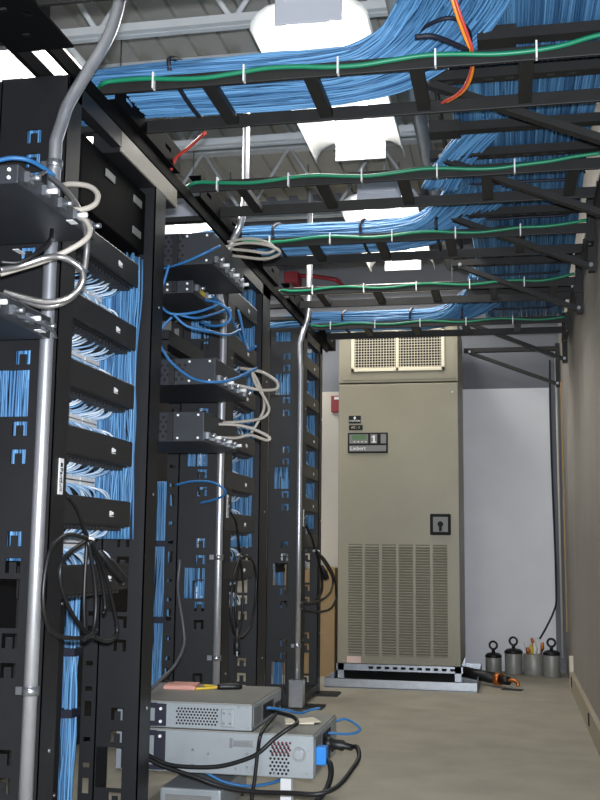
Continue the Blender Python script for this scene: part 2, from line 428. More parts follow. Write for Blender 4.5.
# loose struts (short channel pieces) lying across the brackets
for (xa, xb_, yy, lab) in ((-.06, XR - .02, 2.77, 'black strut carrying the blue cable run before the first ladder'), (-.24, XR - .02, 3.39, 'black strut carrying the blue cable run behind the first ladder'), (-.03, XR - .02, 4.60, 'black strut carrying the blue cable run behind the third ladder'), (-.2, XR - .02, 5.7, 'black strut carrying the blue cable run near the fifth ladder')):
    t = thing('support_strut', lab, 'strut', ((xa + xb_) / 2, yy, 2.235), 'black struts under the blue cable run')
    MB().box(xa, xb_, yy - .02, yy + .02, 2.235, 2.265).build('channel', 'ladder', t)
    MB().box(xa - .005, xa + .10, yy - .035, yy + .035, 2.228, 2.268).build('end_sleeve', 'ladder', t)

def ell(nw, w, h, zbase, seed, fill=1.0):
    """strand offsets filling an ellipse of width w, height h"""
    rnd = random.Random(seed); out = []
    for i in range(nw):
        a = -w / 2 + w * (i + .5) / nw; hh = h * math.sqrt(max(0.05, 1 - (2 * a / w) ** 2))
        out.append((a + rnd.uniform(-.003, .003), zbase + rnd.uniform(0, .006))); out.append((a + rnd.uniform(-.003, .003), zbase + hh - rnd.uniform(0, .008)))
        for j in range(2): out.append((a + rnd.uniform(-.004, .004), zbase + rnd.uniform(.1, .9) * hh))
    return out
t = thing('cable_run', 'thick run of blue network cables along the right wall brackets', 'cables', (.1, 4.5, 2.27))
b = strands([(.07, 1.2, 2.28), (.08, 2.4, 2.28), (.07, 3.6, 2.275), (.09, 4.8, 2.28), (.10, 5.8, 2.275), (.11, 6.5, 2.28)], ell(96, .46, .10, 0, 1), .0034, 5, .006, 7, 2)
b.build('cable_strands', 'blue', t)['kind'] = 'stuff'
for i, yy in enumerate((2.55, 3.25, 4.0, 4.45, 5.4, 6.2)):
    pts = [(-.17, yy + .05, 2.33), (-.15, yy + .02, 2.285), (-.06, yy, 2.266), (.1, yy - .01, 2.264), (.25, yy, 2.268), (.31, yy + .02, 2.30)]
    MB().tube(smooth(pts, 5), .006, 6).build('cable_tie', 'band', t)
t = thing('cable_mat', 'wide mat of blue cables on the first cross ladder', 'cables', (-.6, 2.8, 2.15), 'blue cable mats on the cross ladders')
def mat_path(y, zoff=0.0):
    return [(-1.75, y + .1, 2.05 + zoff), (-1.45, y + .06, 2.14 + zoff), (-1.2, y + .01, ZL + .045), (-.9, y - .005, ZL + .042), (-.66, y, ZL + .044), (-.46, y, ZL + .046), (-.31, y - .02, ZL + .07), (-.18, y - .10, ZL + .12), (-.09, y - .28, ZL + .155), (-.05, y - .62, ZL + .16)]
def ties(t, y, w, h, xs):
    for x in xs:
        pts = [(x, y - w / 2 - .006, ZL + .05), (x, y - w / 2 - .005, ZL + .05 + h * .5), (x + .004, y, ZL + .05 + h + .008), (x, y + w / 2 + .005, ZL + .05 + h * .5), (x, y + w / 2, ZL + .04), (x, y, ZL + .034), (x, y - w / 2 - .006, ZL + .05)]
        MB().tube(smooth(pts, 4), .007, 6, cap=False).build('cable_tie', 'band', t)
strands(mat_path(2.80), ell(64, .29, .075, 0, 3), .0034, 5, .006, 7, 4).build('cable_strands', 'blue', t)['kind'] = 'stuff'
ties(t, 2.80, .29, .075, (-.92,))
MB().tube(smooth([unp(x, y, Z=2.24) for x, y in ((400, 50), (412, 38), (430, 24), (452, 18), (468, 30), (471, 48))], 6), .006, 6).build('cable_tie', 'band', t)
MB().tube(smooth([unp(x, y, Z=2.16) for x, y in ((415, 37), (432, 36), (450, 42), (468, 50))], 6), .007, 6).build('cable_tie', 'band', t)
t = thing('cable_mat', 'mat of blue cables on the third cross ladder', 'cables', (-.6, 4.38, 2.15), 'blue cable mats on the cross ladders')
strands(mat_path(4.38), ell(56, .27, .085, 0, 5), .0036, 5, .007, 7, 6).build('cable_strands', 'blue', t)['kind'] = 'stuff'
ties(t, 4.38, .28, .085, (-.98, -.60, -.28))
t = thing('cable_mat', 'mat of blue cables on the fifth cross ladder', 'cables', (-.6, 6.1, 2.15), 'blue cable mats on the cross ladders')
strands(mat_path(6.10), ell(34, .27, .085, 0, 7), .0045, 5, .007, 7, 8).build('cable_strands', 'blue', t)['kind'] = 'stuff'
ties(t, 6.10, .28, .085, (-.95, -.55, -.25))
# a bunch that comes down over the second ladder
t = thing('cable_drop', 'short bunch of blue cables arching down by the second ladder', 'cables', (-.1, 3.7, 2.2))
strands([(-.24, 3.77, 2.166), (-.17, 3.64, 2.22), (-.07, 3.50, 2.27), (.04, 3.34, 2.29), (.06, 3.0, 2.30)], ell(16, .12, .05, 0, 9), .0042, 5, .006, 6, 10).build('cable_strands', 'blue', t)['kind'] = 'stuff'
# loose coloured wires over the first ladder
oy = unp(450, -5, Z=2.75)
cable('fiber_cable', [unp(449, -12, Y=2.55), unp(456, 12, Y=2.58), unp(464, 34, Y=2.62), unp(471, 52, Y=2.66), unp(472, 72, Y=2.75), unp(464, 90, Y=2.85), unp(446, 102, Y=2.95)], .0055, 'orange', 'orange fiber cable looping down through the first ladder')
cable('fiber_cable', [unp(452, -12, Y=2.54), unp(460, 14, Y=2.57), unp(468, 36, Y=2.61), unp(472.5, 52, Y=2.65), unp(470, 74, Y=2.76), unp(460, 92, Y=2.86), unp(440, 104, Y=2.96)], .0045, 'redc', 'red fiber cable looping down through the first ladder')
cable('wire_whip', [unp(205, 133, Y=3.0), unp(195, 142, Y=3.1), unp(186, 150, Y=3.15), unp(176, 158, Y=3.2), unp(170, 172, Y=3.25)], .006, 'redc', 'red and orange wire pair at the end of the first ladder')
cable('black_cable', [unp(366, 50, Y=2.8), unp(385, 46, Y=2.78), unp(402, 36, Y=2.76), unp(420, 22, Y=2.74), unp(445, 14, Y=2.72), unp(462, 20, Y=2.7)], .007, 'rubber', 'black cable crossing the blue cables of the first ladder')

# ------------------------------------------------------------------ open racks
WIN = [.24, .757, 1.274, 1.791]
def web_holes(dx=0.0, zmax=2.05):
    hs = []
    def C(z):          # arch-shaped pass-through with a T tab; u measured from the back edge (X=-1.29)
        u0, u1 = .078, .118; z0, z1 = z - .036, z
        hs.append((u0, u1, z1 - .010, z1)); hs.append((u0, u0 + .011, z0, z1)); hs.append((u1 - .011, u1, z0, z1))
        hs.append((u0 + .011, u1 - .011, z1 - .017, z1 - .010)) if False else None
    for W in WIN:
        hs.append((.035, .118, W - .118, W))
        for d in (.115, .050, -.130, -.200):
            if 0.05 < W + d < zmax - .03: C(W + d)
    hs.append((.03, .118, 1.972, 2.025))
    return [(a - dx, b_ - dx, c, d) for (a, b_, c, d) in hs]
NB = [2.385, 3.97, 5.54]; FB = [3.07, 4.566, 6.05]; NW = [.085, .11, .11]; FW = [.10, .155, .09]
RN = ['closest of the three, with the power cord coil and metal hoses', 'middle of the three, behind the stacked servers', 'last of the three, next to the cooling unit']
RORD = ['first', 'second', 'third']
HOLES = web_holes(); HOLES_F = web_holes(.028)
for k in range(3):
    rk = thing('equipment_rack', 'open black steel rack, ' + RN[k], 'rack', (-1.2, (NB[k] + FB[k]) / 2, 0), 'open racks along the aisle')
    for (y, wd, xb) in ((NB[k], NW[k], -1.29), (FB[k], FW[k], -1.24)):
        b = MB()
        b.plate((xb, y, 0), (-1.10 - xb, 0, 0), (0, 0, 2.05), (0, 1, 0), .004, [h for h in (HOLES if xb < -1.25 else HOLES_F) if k > 0 or h[2] < 1.95])
        sl = [(wd * .5 - .008, wd * .5 + .008, z, z + .02) for z in (.3, .9, 1.5)]
        b.plate((-1.10, y, 0), (0, wd, 0), (0, 0, 2.05), (-1, 0, 0), .004, [])
        b.box(xb, xb + .004, y, y + wd, 0, 2.05)
        b.box(-1.118, -1.104, y + wd - .004, y + wd, 0, 2.05)
        b.build('post', 'black', rk)
        ov = []
        z = .1
        i = 0
        while z < 2.0:
            ov.append((.012, .034, z, z + (.045 if i % 3 == 0 else .014))); z += .075; i += 1
        MB().plate((xb - .052, y + .01, 0), (.047, 0, 0), (0, 0, 2.05), (0, 1, 0), .004, ov).build('rear_post', 'black', rk)
        for z in (.35, 1.0, 1.6): 
            MB().cyl((-1.097, y + wd * .5, z), (-1.093, y + wd * .5, z), .005, 8).build('screw', 'galv', rk)
    for (xa, xb_) in ((-1.13, -1.10), (-1.29, -1.26)):
        MB().box(xa, xb_, NB[k] + .004, FB[k] + FW[k], 2.0, 2.05).build('top_angle', 'black', rk)
    MB().box(-1.45, -1.03 if k < 2 else -.98, NB[k] - .02, NB[k] + .12, 0, .012).build('foot_plate', 'black', rk)
    MB().box(-1.45, -.98, FB[k] - .02, FB[k] + FW[k] + .04, 0, .012).build('foot_plate', 'black', rk)
    MB().box(-1.29, -1.10, NB[k] + .01, FB[k] - .002, .02, .06).build('base_angle', 'black', rk)
    # maker's tag on the front flange
    yc = NB[k] + .05 if k else 2.434
    zc = 1.0 if k else 1.01
    tg = MB().box(-1.0995, -1.0975, yc - .013, yc + .013, zc - .045, zc + .045).build('maker_tag', 'white', rk)
    text('tag_lettering', 'Panduit', .020, 'hole', tg, (-1.0972, yc, zc - .008), (0, 0, -1), (0, 1, 0))
    MB().box(-1.0975, -1.0969, yc - .005, yc + .006, zc + .024, zc + .034).build('tag_emblem', 'hole', tg)
rk0 = [o for o in bpy.data.objects if o.name == 'equipment_rack'][0]
MB().box(-1.19, -1.104, 2.76, 3.28, 1.985, 2.048).build('top_channel', 'black', rk0)
MB().box(-1.104, -1.099, 2.76, 3.28, 1.988, 2.048).build('top_lit_face', 'lit_top_grey', rk0)  # lit side of the black top channel, painted as a thin grey strip

# ------------------------------------------------------------------ horizontal cable managers and patch panels
def manager(z1, y0, y1):
    t = thing('cable_manager', None, 'cable manager', (-1.16, (y0 + y1) / 2, z1 - .08), 'black cable managers')
    t['label'] = ''
    b = MB(); n0 = .074
    # cover with rounded front corners
    pr = [(-1.108, z1 - n0), (-1.100, z1 - n0 + .006), (-1.100, z1 - .008), (-1.108, z1), (-1.15, z1)]
    b.box(-1.112, -1.100, y0, y1, z1 - n0, z1)
    b.build('cover', 'black_plastic', t, bevel=.005)
    b = MB(); b.box(-1.215, -1.112, y0 + .012, y1 - .012, z1 - .018, z1 - .012)
    b.box(-1.215, -1.112, y0 + .012, y1 - .012, z1 - n0 - .004, z1 - n0 + .002)
    b.box(-1.218, -1.213, y0 + .004, y1 - .004, z1 - n0 - .01, z1 - .005)
    b.build('tray', 'black_plastic', t)
    yy = y0 + .02
    fb = MB()
    while yy < y1 - .02:
        fb.box(-1.215, -1.122, yy, yy + .009, z1 - n0 - .012, z1 - .012); yy += .024
    fb.build('duct_fingers', 'black_plastic', t)['kind'] = 'stuff'
    yc = y0 + (y1 - y0) * .68; zc = z1 - n0 * .55
    lg = MB()
    for i, (a, c, hh) in enumerate(((-.014, -.009, .012), (-.006, -.001, .012), (.002, .006, .009), (.009, .014, .007))): lg.box(-1.1002, -1.0988, yc + a, yc + c, zc - hh / 2 + .002, zc + hh / 2 + .002)
    lg.box(-1.1002, -1.0988, yc - .014, yc + .014, zc - .008, zc - .0055)
    lg.build('maker_logo', 'white', t)
    return t
def patch(zt, y0, y1, seed):
    """patch panel between two managers, its jack blocks, and the fan of cords"""
    t = thing('patch_panel', '', 'patch panel', (-1.22, (y0 + y1) / 2, zt - .09), 'patch panels')
    MB().box(-1.226, -1.22, y0, y1, zt - .092, zt - .002).build('plate', 'black', t)
    for z in (zt - .037, zt - .062):
        for i in range(4):
            ya = y0 + .015 + i * (y1 - y0 - .03) / 4
            MB().box(-1.22, -1.208, ya, ya + (y1 - y0 - .03) / 4 - .006, z - .0105, z + .0105).build('jack_block', 'white', t)
    rnd = random.Random(seed); b = MB()
    for i in range(26):
        y = y0 + .02 + (y1 - y0 - .04) * i / 26 + rnd.uniform(-.004, .004)
        for up in (1, -1):
            if rnd.random() < .22: continue
            z = zt - .037 if up > 0 else zt - .062
            dy = rnd.uniform(.03, .10); xo = rnd.uniform(-1.185, -1.160)
            b.tube(smooth([(-1.209, y, z), (xo, y + dy * .3, z + up * .012), (xo + .008, y + dy * .8, z + up * .036), (-1.165, y + dy * 1.1, z + up * .06)], 3), .0029, 5)
    c = b.build('patch_cords', 'patch'); tag(c, '', 'patch cords', 'pale blue patch cords', 'stuff')
    return t, c
MZ = [[1.694, 1.498, 1.32, 1.147, .969, .79], [1.90, 1.709, 1.512, 1.31, 1.142, .975, .784], [1.91, 1.702, 1.487, 1.30, 1.115, .914]]
MY1 = [2.94, 4.465, 6.036]
PN = ['topmost', 'second highest', 'third highest', 'fourth highest', 'fifth highest', 'sixth highest', 'lowest']
PO = ['topmost', 'second from the top', 'third from the top', 'fourth from the top', 'fifth from the top', 'sixth from the top', 'lowest']
m0 = manager(1.694, 2.46, 2.94); p0, c0 = patch(1.62, 2.46, 2.94, 1); c1 = None
p1, c1 = patch(1.62, 2.46, 2.94, 2)
for ch in list(p1.children): bpy.data.objects.remove(ch)
bpy.data.objects.remove(p1)
c1loc = Vector(c1.location)
usedm = usedp = False; usedc = [False, False]
for k in range(3):
    for i, z in enumerate(MZ[k]):
        d = (0, MY1[k] - 2.94, z - 1.694); pos = PO[i] if i < len(MZ[k]) - 1 else 'lowest'
        lab = 'black horizontal cable manager, %s in the %s open rack' % (pos, RORD[k])
        if not usedm: m = m0; usedm = True; m['label'] = lab
        else: m = copy_tree(m0, d, label=lab)
    for i, z in enumerate(MZ[k]):
        zt = z - .074
        if k == 0 and i == 5: continue
        d = Vector((0, MY1[k] - 2.94, zt - 1.62))
        after = 'under the %s cable manager of the %s open rack' % (PN[i], RORD[k])
        if not usedp: usedp = True; p0['label'] = 'ivory patch panel ' + after
        else: copy_tree(p0, d, label='ivory patch panel ' + after)
        j = i % 2; src = (c0, c1)[j]
        if not usedc[j]: src.location = Vector(src.location) + (d if j else Vector()); usedc[j] = True; src['label'] = 'pale blue patch cords ' + after; src['_d'] = list(d)
        else:
            c = src.copy(); COL.objects.link(c); base = Vector(src.location) - (Vector(src['_d']) if j else Vector()); c.location = base + d; c['label'] = 'pale blue patch cords ' + after
# vertical blue bundles behind the managers, behind the webs and low at the back
def vbundle(lab, x0, x1, y0, y1, z0, z1, n, seed, bands=(), r=.0036, bend=0.0):
    rnd = random.Random(seed); t = thing('cable_bundle', lab, 'cables', ((x0 + x1) / 2, (y0 + y1) / 2, z0), 'upright blue cable bundles in the racks'); b = MB()
    for i in range(n):
        x, y = rnd.uniform(x0, x1), rnd.uniform(y0, y1); pts = []
        m = 7
        for q in range(m + 1):
            pts.append((x + rnd.uniform(-.006, .006), y + rnd.uniform(-.008, .008) + bend * math.sin(q), z0 + (z1 - z0) * q / m))
        b.tube(smooth(pts, 3), r, 5)
    b.build('cable_strands', 'blue', t)['kind'] = 'stuff'
    for z in bands:
        MB().box(x0 - .01, x1 + .01, y0 - .01, y1 + .01, z - .012, z + .012).build('cable_tie', 'band', t)
    return t
for k in range(3):
    o = MY1[k] - 2.94
    vbundle('upright blue cables beside the cable managers of the %s open rack' % RORD[k], -1.24, -1.13, 2.955 + o, FB[k] - .015, (.86, .84, .95)[k], (1.74, 2.0, 2.0)[k], 80, 20 + k)
    vbundle('blue cables behind the front post of the %s open rack' % RORD[k], -1.275, -1.15, NB[k] + .02, NB[k] + .06, (.80, .60, .85)[k], 2.04, 60, 30 + k)
    vbundle('blue cables low at the back of the %s open rack' % RORD[k], -1.352, -1.300, FB[k] - .05, FB[k] - .0, .0, .95, 30, 40 + k, bands=(.34, .52, .76))
vbundle('blue cables at the back between the first and second racks', -1.405, -1.348, 4.02, 4.08, .0, 1.10, 34, 50, bands=(.55, .85))

# ------------------------------------------------------------------ conduits on the racks
def conduit(lab, pts, r, straps, box=None, m='emt'):
    t = thing('steel_conduit', lab, 'conduit', tuple(pts[0]), 'bare steel conduits')
    MB().tube(pts, r, 16).build('conduit_run', m, t)
    for z in straps:
        p = Vector(pts[0]); p = Vector((p.x, p.y, z))
        MB().cyl(p - Vector((0, 0, .010)), p + Vector((0, 0, .010)), r + .004, 16).build('strap', 'galv', t)
        MB().box(p.x - .035, p.x - r + .004, p.y - .006, p.y + .006, z - .009, z + .009).build('strap_tab', 'galv', t)
    if box:
        x, y, z0, z1 = box
        MB().box(x - .04, x + .035, y - .035, y + .035, z0, z1).build('outlet_box', 'galv', t, bevel=.004)
    return t
def vpath(x, y, z0, z1, more):
    return [Vector((x, y, z0)), Vector((x, y, (z0 + z1) / 2)), Vector((x, y, z1))] + smooth([Vector((x, y, z1 + .001))] + [Vector(p) for p in more], 6)[1:]
conduit('bare steel conduit up the front of the first open rack', vpath(-1.11, 2.342, 0.02, 1.85, [unp(61.5, 124, Y=2.37), unp(67, 107, Y=2.38), unp(77, 89, Y=2.4), unp(90, 68, Y=2.42), unp(104, 45, Y=2.44), unp(114, 22, Y=2.46), unp(121, -10, Y=2.5), unp(124, -60, Y=2.55)]), .0165, (1.79, .50))
conduit('bare steel conduit up the front of the second open rack', vpath(-1.105, 3.925, 0.02, 1.75, [unp(219, 290, Y=3.93), unp(224, 262, Y=3.95), unp(234, 238, Y=4.0), unp(241, 222, Y=4.0), unp(245, 195, Y=4.02), unp(246, 150, Y=4.03), unp(247, 100, Y=4.05)]), .0145, (.42, .8), None)
conduit('bare steel conduit with outlet box on the third open rack', vpath(-1.10, 5.47, 0.14, 1.80, [unp(300, 345, Y=5.48), unp(303, 333, Y=5.48), unp(307, 320, Y=5.5), unp(309, 306, Y=5.52), unp(309.5, 285, Y=5.53), unp(310, 230, Y=5.56), unp(310, 190, Y=5.58)]), .0145, (.33,), (-1.10, 5.47, .02, .16))

# ------------------------------------------------------------------ servers standing out of the rack
def server(lab, x1, z0, z1, y0, y1, vent, extra):
    t = thing('rack_server', lab, 'server', (-1.0, (y0 + y1) / 2, z0), None)
    MB().box(-1.24, x1, y0, y1, z0, z1 - .002).build('chassis', 'server', t, bevel=.003)
    MB().box(-1.24, x1 - .003, y0 + .003, y1 - .003, z1 - .002, z1 + .002).build('lid', 'server_top', t)
    # mounting ear clamped at the rack front plane
    for yy in (y0 - .010, y1):
        MB().box(-1.105, -1.075, yy, yy + .010, z0 + .006, z1 - .006).build('mounting_ear', 'band', t)
    MB().box(-1.22, -1.105, y0 - .003, y0 - .0005, z0 + .004, z1 - .004).build('side_bracket', 'band', t)
    MB().box(-1.20, -1.112, y0 - .005, y0 - .002, z0 + .02, z1 - .02).build('bracket_window', 'server', t)
    for z in (z0 + .02, z1 - .02): MB().cyl((-1.09, y0 - .014, z), (-1.09, y0 - .009, z), .005, 8).build('screw', 'white', t)
    (vx0, vx1, vz0, vz1, pitch, cmat) = vent
    hb = MB(); i = 0; z = vz0
    while z < vz1:
        x = vx0 + (pitch / 2 if i % 2 else 0)
        while x < vx1:
            hb.cyl((x, y0 - .0006, z), (x, y0 + .002, z), pitch * .34, 6); x += pitch
        z += pitch * .87; i += 1
    hb.build('vent_holes', cmat, t)
    for (px_, pz) in extra: MB().cyl((px_, y0 - .002, pz), (px_, y0 + .001, pz), .004, 8).build('screw', 'galv', t)
    # rear end features
    MB().box(x1 - .001, x1 + .002, y0 + .02, y0 + .12, z0 + .012, z1 - .012).build('rear_plate', 'panel_grey', t)
    MB().box(x1 - .001, x1 + .002, y0 + .15, y0 + .30, z0 + .012, z1 - .02).build('rear_vent', 'dark', t)
    for yy in (y0 + .33, y0 + .37, y0 + .41): MB().box(x1 - .001, x1 + .004, yy, yy + .02, z0 + .02, z0 + .04).build('port', 'hole', t)
    return t
SY0, SY1 = 3.25, 3.68
s1 = server('grey slim server resting on the larger one', -.797, .273, .352, SY0, SY1, (-1.04, -.905, .288, .342, .0105, 'hole'), ((-.84, .345), (-.815, .345), (-.81, .283)))
MB().box(-.895, -.853, SY0 - .006, SY0, .283, .338).build('latch_plate', 'server', s1, bevel=.004)
for (a, c) in ((-.885, .295), (-.885, .325), (-.864, .295), (-.864, .325)): MB().cyl((a, SY0 - .009, c), (a, SY0 - .005, c), .004, 8).build('rivet', 'galv', s1)
s2 = server('grey deep server underneath the slim one', -.60, .140, .268, SY0, SY1, (-.735, -.675, .152, .245, .0125, 'hole'), ((-.985, .21), (-.985, .165), (-.935, .2), (-.81, .205), (-.81, .165), (-.79, .165), (-.845, .16), (-.62, .155), (-.72, .15)))
hb = MB()
for i in range(5):
    for j in range(4): hb.cyl((-.73 + i * .0125 + (j % 2) * .006, SY0 - .0009, .212 + j * .0105), (-.73 + i * .0125 + (j % 2) * .006, SY0 + .001, .212 + j * .0105), .0042, 6)
hb.build('red_vent', 'red_hole', s2)
MB().cyl((-.645, SY0 - .004, .212), (-.645, SY0 + .001, .212), .022, 24).build('cable_gland', 'galv', s2)
MB().cyl((-.645, SY0 - .007, .212), (-.645, SY0 - .003, .212), .014, 20).build('gland_plug', 'server', s2)
MB().box(-.865, -.79, SY0 - .003, SY0, .226, .245).box(-.865, -.855, SY0 - .006, SY0, .222, .25).build('side_rail', 'galv', s2)
# support leg and the lower gear
t = thing('steel_stanchion', 'white post standing under the deep server', 'post', (-.72, 3.42, 0))
MB().box(-.735, -.70, 3.40, 3.44, .01, .140).build('upright', 'white', t); MB().box(-.765, -.67, 3.36, 3.48, 0, .012).build('base_plate', 'white', t)
t = thing('floor_device', 'grey flat device on the floor below the servers', 'device', (-1.0, 3.4, 0))
MB().box(-1.10, -.90, 3.28, 3.62, 0.012, .085).build('housing', 'server', t, bevel=.006); MB().box(-1.08, -.93, 3.277, 3.281, .03, .065).build('front_panel', 'panel_grey', t)
for (a, c) in ((-1.08, 3.3), (-.92, 3.3), (-1.08, 3.6), (-.92, 3.6)): MB().cyl((a, c, 0), (a, c, .014), .012, 10).build('rubber_foot', 'rubber', t)
# things lying on the servers
tag(MB().obox((-1.125, 3.56, .3605), (.056, .004, 0), (-.006, .045, 0), (0, 0, .0065)).obox((-1.12, 3.555, .3685), (.05, -.006, .001), (.004, .035, .001), (0, 0, .002)).build('pink_packet', 'pink', bevel=.003), 'crumpled pink packet on the slim server', 'packet')
t = thing('cutting_pliers', 'black pliers with yellow handles on the slim server', 'pliers', (-.97, 3.57, .355))
MB().tube(smooth([(-.995, 3.555, .363), (-.955, 3.57, .364), (-.915, 3.585, .362)], 4), [.008, .010, .011, .012, .012, .012, .012, .009, .006], 8).build('jaw', 'rubber', t)
for q in (-1, 1): MB().tube(smooth([(-.995, 3.555, .361), (-1.02, 3.56 + q * .025, .360), (-1.06, 3.56 + q * .045, .359)], 4), .0045, 7).build('handle', 'yellow', t)
tag(MB().obox((-.69, 3.47, .2745), (.045, .012, 0), (-.012, .05, 0), (0, 0, .0015)).obox((-.665, 3.475, .2775), (.03, .02, .001), (-.02, .04, 0), (0, 0, .001)).build('paper_sheet', 'paper'), 'torn cream paper sheet on the deep server', 'paper')
# rear connectors
t = thing('serial_plug', 'bright blue serial plug on the back of the deep server', 'plug', (-.58, 3.3, .18))
MB().box(-.598, -.565, 3.272, 3.315, .178, .232).build('shell', 'blue_plug', t, bevel=.004)
MB().tube(smooth([(-.566, 3.292, .19), unp(330, 764, Y=3.28), unp(331, 774, Y=3.26), unp(327, 788, Y=3.22), unp(318, 800, Y=3.18), unp(305, 816, Y=3.15)], 6), .009, 8).build('cord', 'rubber', t)
t = thing('power_cord', 'thick black power cord plugged into the deep server', 'power cord', (-.55, 3.4, .18))
MB().tube([(-.598, 3.43, .215), (-.575, 3.43, .215), (-.57, 3.43, .215), (-.535, 3.42, .213), (-.53, 3.418, .213), (-.505, 3.41, .21)], [.021, .021, .015, .017, .011, .010], 12).build('plug', 'rubber', t)
MB().tube(smooth([(-.507, 3.41, .21), unp(357, 747, Y=3.38), unp(359, 757, Y=3.34), unp(353, 768, Y=3.28), unp(338, 786, Y=3.2), unp(318, 794, Y=3.16), unp(290, 793, Y=3.17), unp(257, 792, Y=3.19), unp(223, 787, Y=3.2), unp(195, 777, Y=3.2), unp(158, 764, Y=3.21), unp(140, 752, Y=3.22)], 7), .0075, 8).build('cord', 'rubber', t)
cable('black_cable', [unp(262, 709, Y=3.6), unp(280, 713, Y=3.45), unp(293, 717, Y=3.33), unp(297, 723, Y=3.25), unp(288, 729, Y=3.22), unp(274, 739, Y=3.21), unp(262, 750, Y=3.2), unp(249, 758, Y=3.2), unp(221, 766, Y=3.2), unp(192, 767, Y=3.2), unp(167, 764, Y=3.205), unp(148, 755, Y=3.215)], .0065, 'rubber', 'black cable arching from the slim server across the deep one', n=8)
cable('black_cable', [unp(276, 714, Y=3.42), unp(262, 732, Y=3.225), unp(258, 750, Y=3.215), unp(255, 776, Y=3.215), unp(251, 805, Y=3.215), unp(249, 830, Y=3.22)], .006, 'rubber', 'black cable hanging straight down over the deep server side', n=8)
cable('blue_patch_cord', [unp(336, 721, Y=3.6), unp(346, 719, Y=3.6), unp(357, 725, Y=3.58), unp(360, 730, Y=3.56), unp(350, 734, Y=3.53), unp(328, 733, Y=3.50)], .0045, 'blue_cord', 'blue patch cord looping out behind the deep server', group='blue patch cords')
cable('blue_patch_cord', [unp(254, 711, Y=3.45), unp(268, 708, Y=3.45), unp(285, 710, Y=3.5), unp(300, 713, Y=3.56), unp(310, 710, Y=3.6), unp(320, 708, Y=3.62)], .0045, 'blue_cord', 'blue patch cord trailing off the slim server', group='blue patch cords')
cable('blue_patch_cord', [unp(205, 772, Y=3.3), unp(225, 782, Y=3.32), unp(250, 786, Y=3.35), unp(275, 782, Y=3.4), unp(285, 776, Y=3.45)], .005, 'blue_cord', 'blue patch cord sagging below the deep server', group='blue patch cords')
cable('black_cable', [unp(180, 560, Y=3.9), unp(178, 590, Y=3.88), unp(183, 625, Y=3.8), unp(184, 645, Y=3.7), unp(175, 665, Y=3.55), unp(160, 680, Y=3.42), unp(150, 690, Y=3.38)], .006, 'cord_dark', 'dark cord dropping from the second rack to the slim server', n=7)

# ------------------------------------------------------------------ network equipment mounted above
def router(name, lab, cat, x1, y0, y1, z0, z1, ports=2, m='router'):
    t = thing(name, lab, cat, ((x1 - 1.5) / 2, (y0 + y1) / 2, z0))
    MB().box(-1.52, x1, y0, y1, z0, z1).build('chassis', m, t, bevel=.003)
    hb = MB(); z = z0 + .018; i = 0
    while z < z1 - .012:
        x = -1.42 + (i % 2) * .01
        while x < x1 - .10: hb.cyl((x, y0 - .0006, z), (x, y0 + .002, z), .0055, 6); x += .020
        z += .016; i += 1
    hb.build('vent_holes', 'hole', t)
    for (dx, dz) in ((.02, .012), (.09, .012), (.02, z1 - z0 - .012), (.09, z1 - z0 - .012)):
        MB().cyl((x1 - dx, y0 - .003, z0 + dz), (x1 - dx, y0 + .001, z0 + dz), .004, 8).build('screw', 'white', t)
    for i in range(ports):
        yy = y0 + .04 + i * (y1 - y0 - .08) / max(1, ports - 1)
        MB().box(x1 - .001, x1 + .010, yy - .012, yy + .012, z0 + .012, z0 + .034).build('port_block', 'galv', t)
        MB().cyl((x1 + .01, yy, z0 + .023), (x1 + .030, yy, z0 + .023), .006, 10).build('connector', 'white' if i % 2 else 'galv', t)
    MB().box(-1.105, -1.085, y0 - .008, y0, z0 + .004, z1 - .004).build('mounting_ear', 'black', t)
    return t
router('network_router', 'grey perforated router, topmost between the first and second racks', 'router', -.965, 3.27, 3.69, 1.782, 1.893, 6)
t = router('network_switch', 'thin bluish switch below the topmost router', 'switch', -1.03, 3.27, 3.69, 1.685, 1.728, 4)
MB().box(-1.03, -1.027, 3.30, 3.40, 1.70, 1.715).build('label_strip', 'yellow', t)
t = thing('equipment_shelf', 'black vented shelf behind the tangle of blue cords', 'shelf', (-1.3, 3.48, 1.52))
MB().plate((-1.5, 3.27, 1.525), (.39, 0, 0), (0, .42, 0), (0, 0, 1), .004, [(.04 + .05 * i, .07 + .05 * i, .04, .38) for i in range(6)]).build('tray', 'black', t)
MB().box(-1.115, -1.11, 3.27, 3.69, 1.51, 1.56).build('front_lip', 'black', t)
for yy in (3.27, 3.686): MB().box(-1.5, -1.115, yy, yy + .004, 1.49, 1.56).build('side_flange', 'black', t)
router('network_router', 'grey router with looping pale cords, second between the racks', 'router', -.945, 3.27, 3.69, 1.372, 1.461, 5)
router('network_router', 'dark grey router, lowest of three between the first and second racks', 'router', -.98, 3.27, 3.69, 1.182, 1.282, 6)
router('network_router', 'grey router with metal flexible hoses, upper of two before the first rack', 'router', -.98, 1.90, 2.31, 1.577, 1.618, 5)
router('network_router', 'grey router with metal flexible hoses, lower of two before the first rack', 'router', -1.085, 1.90, 2.31, 1.335, 1.388, 5)
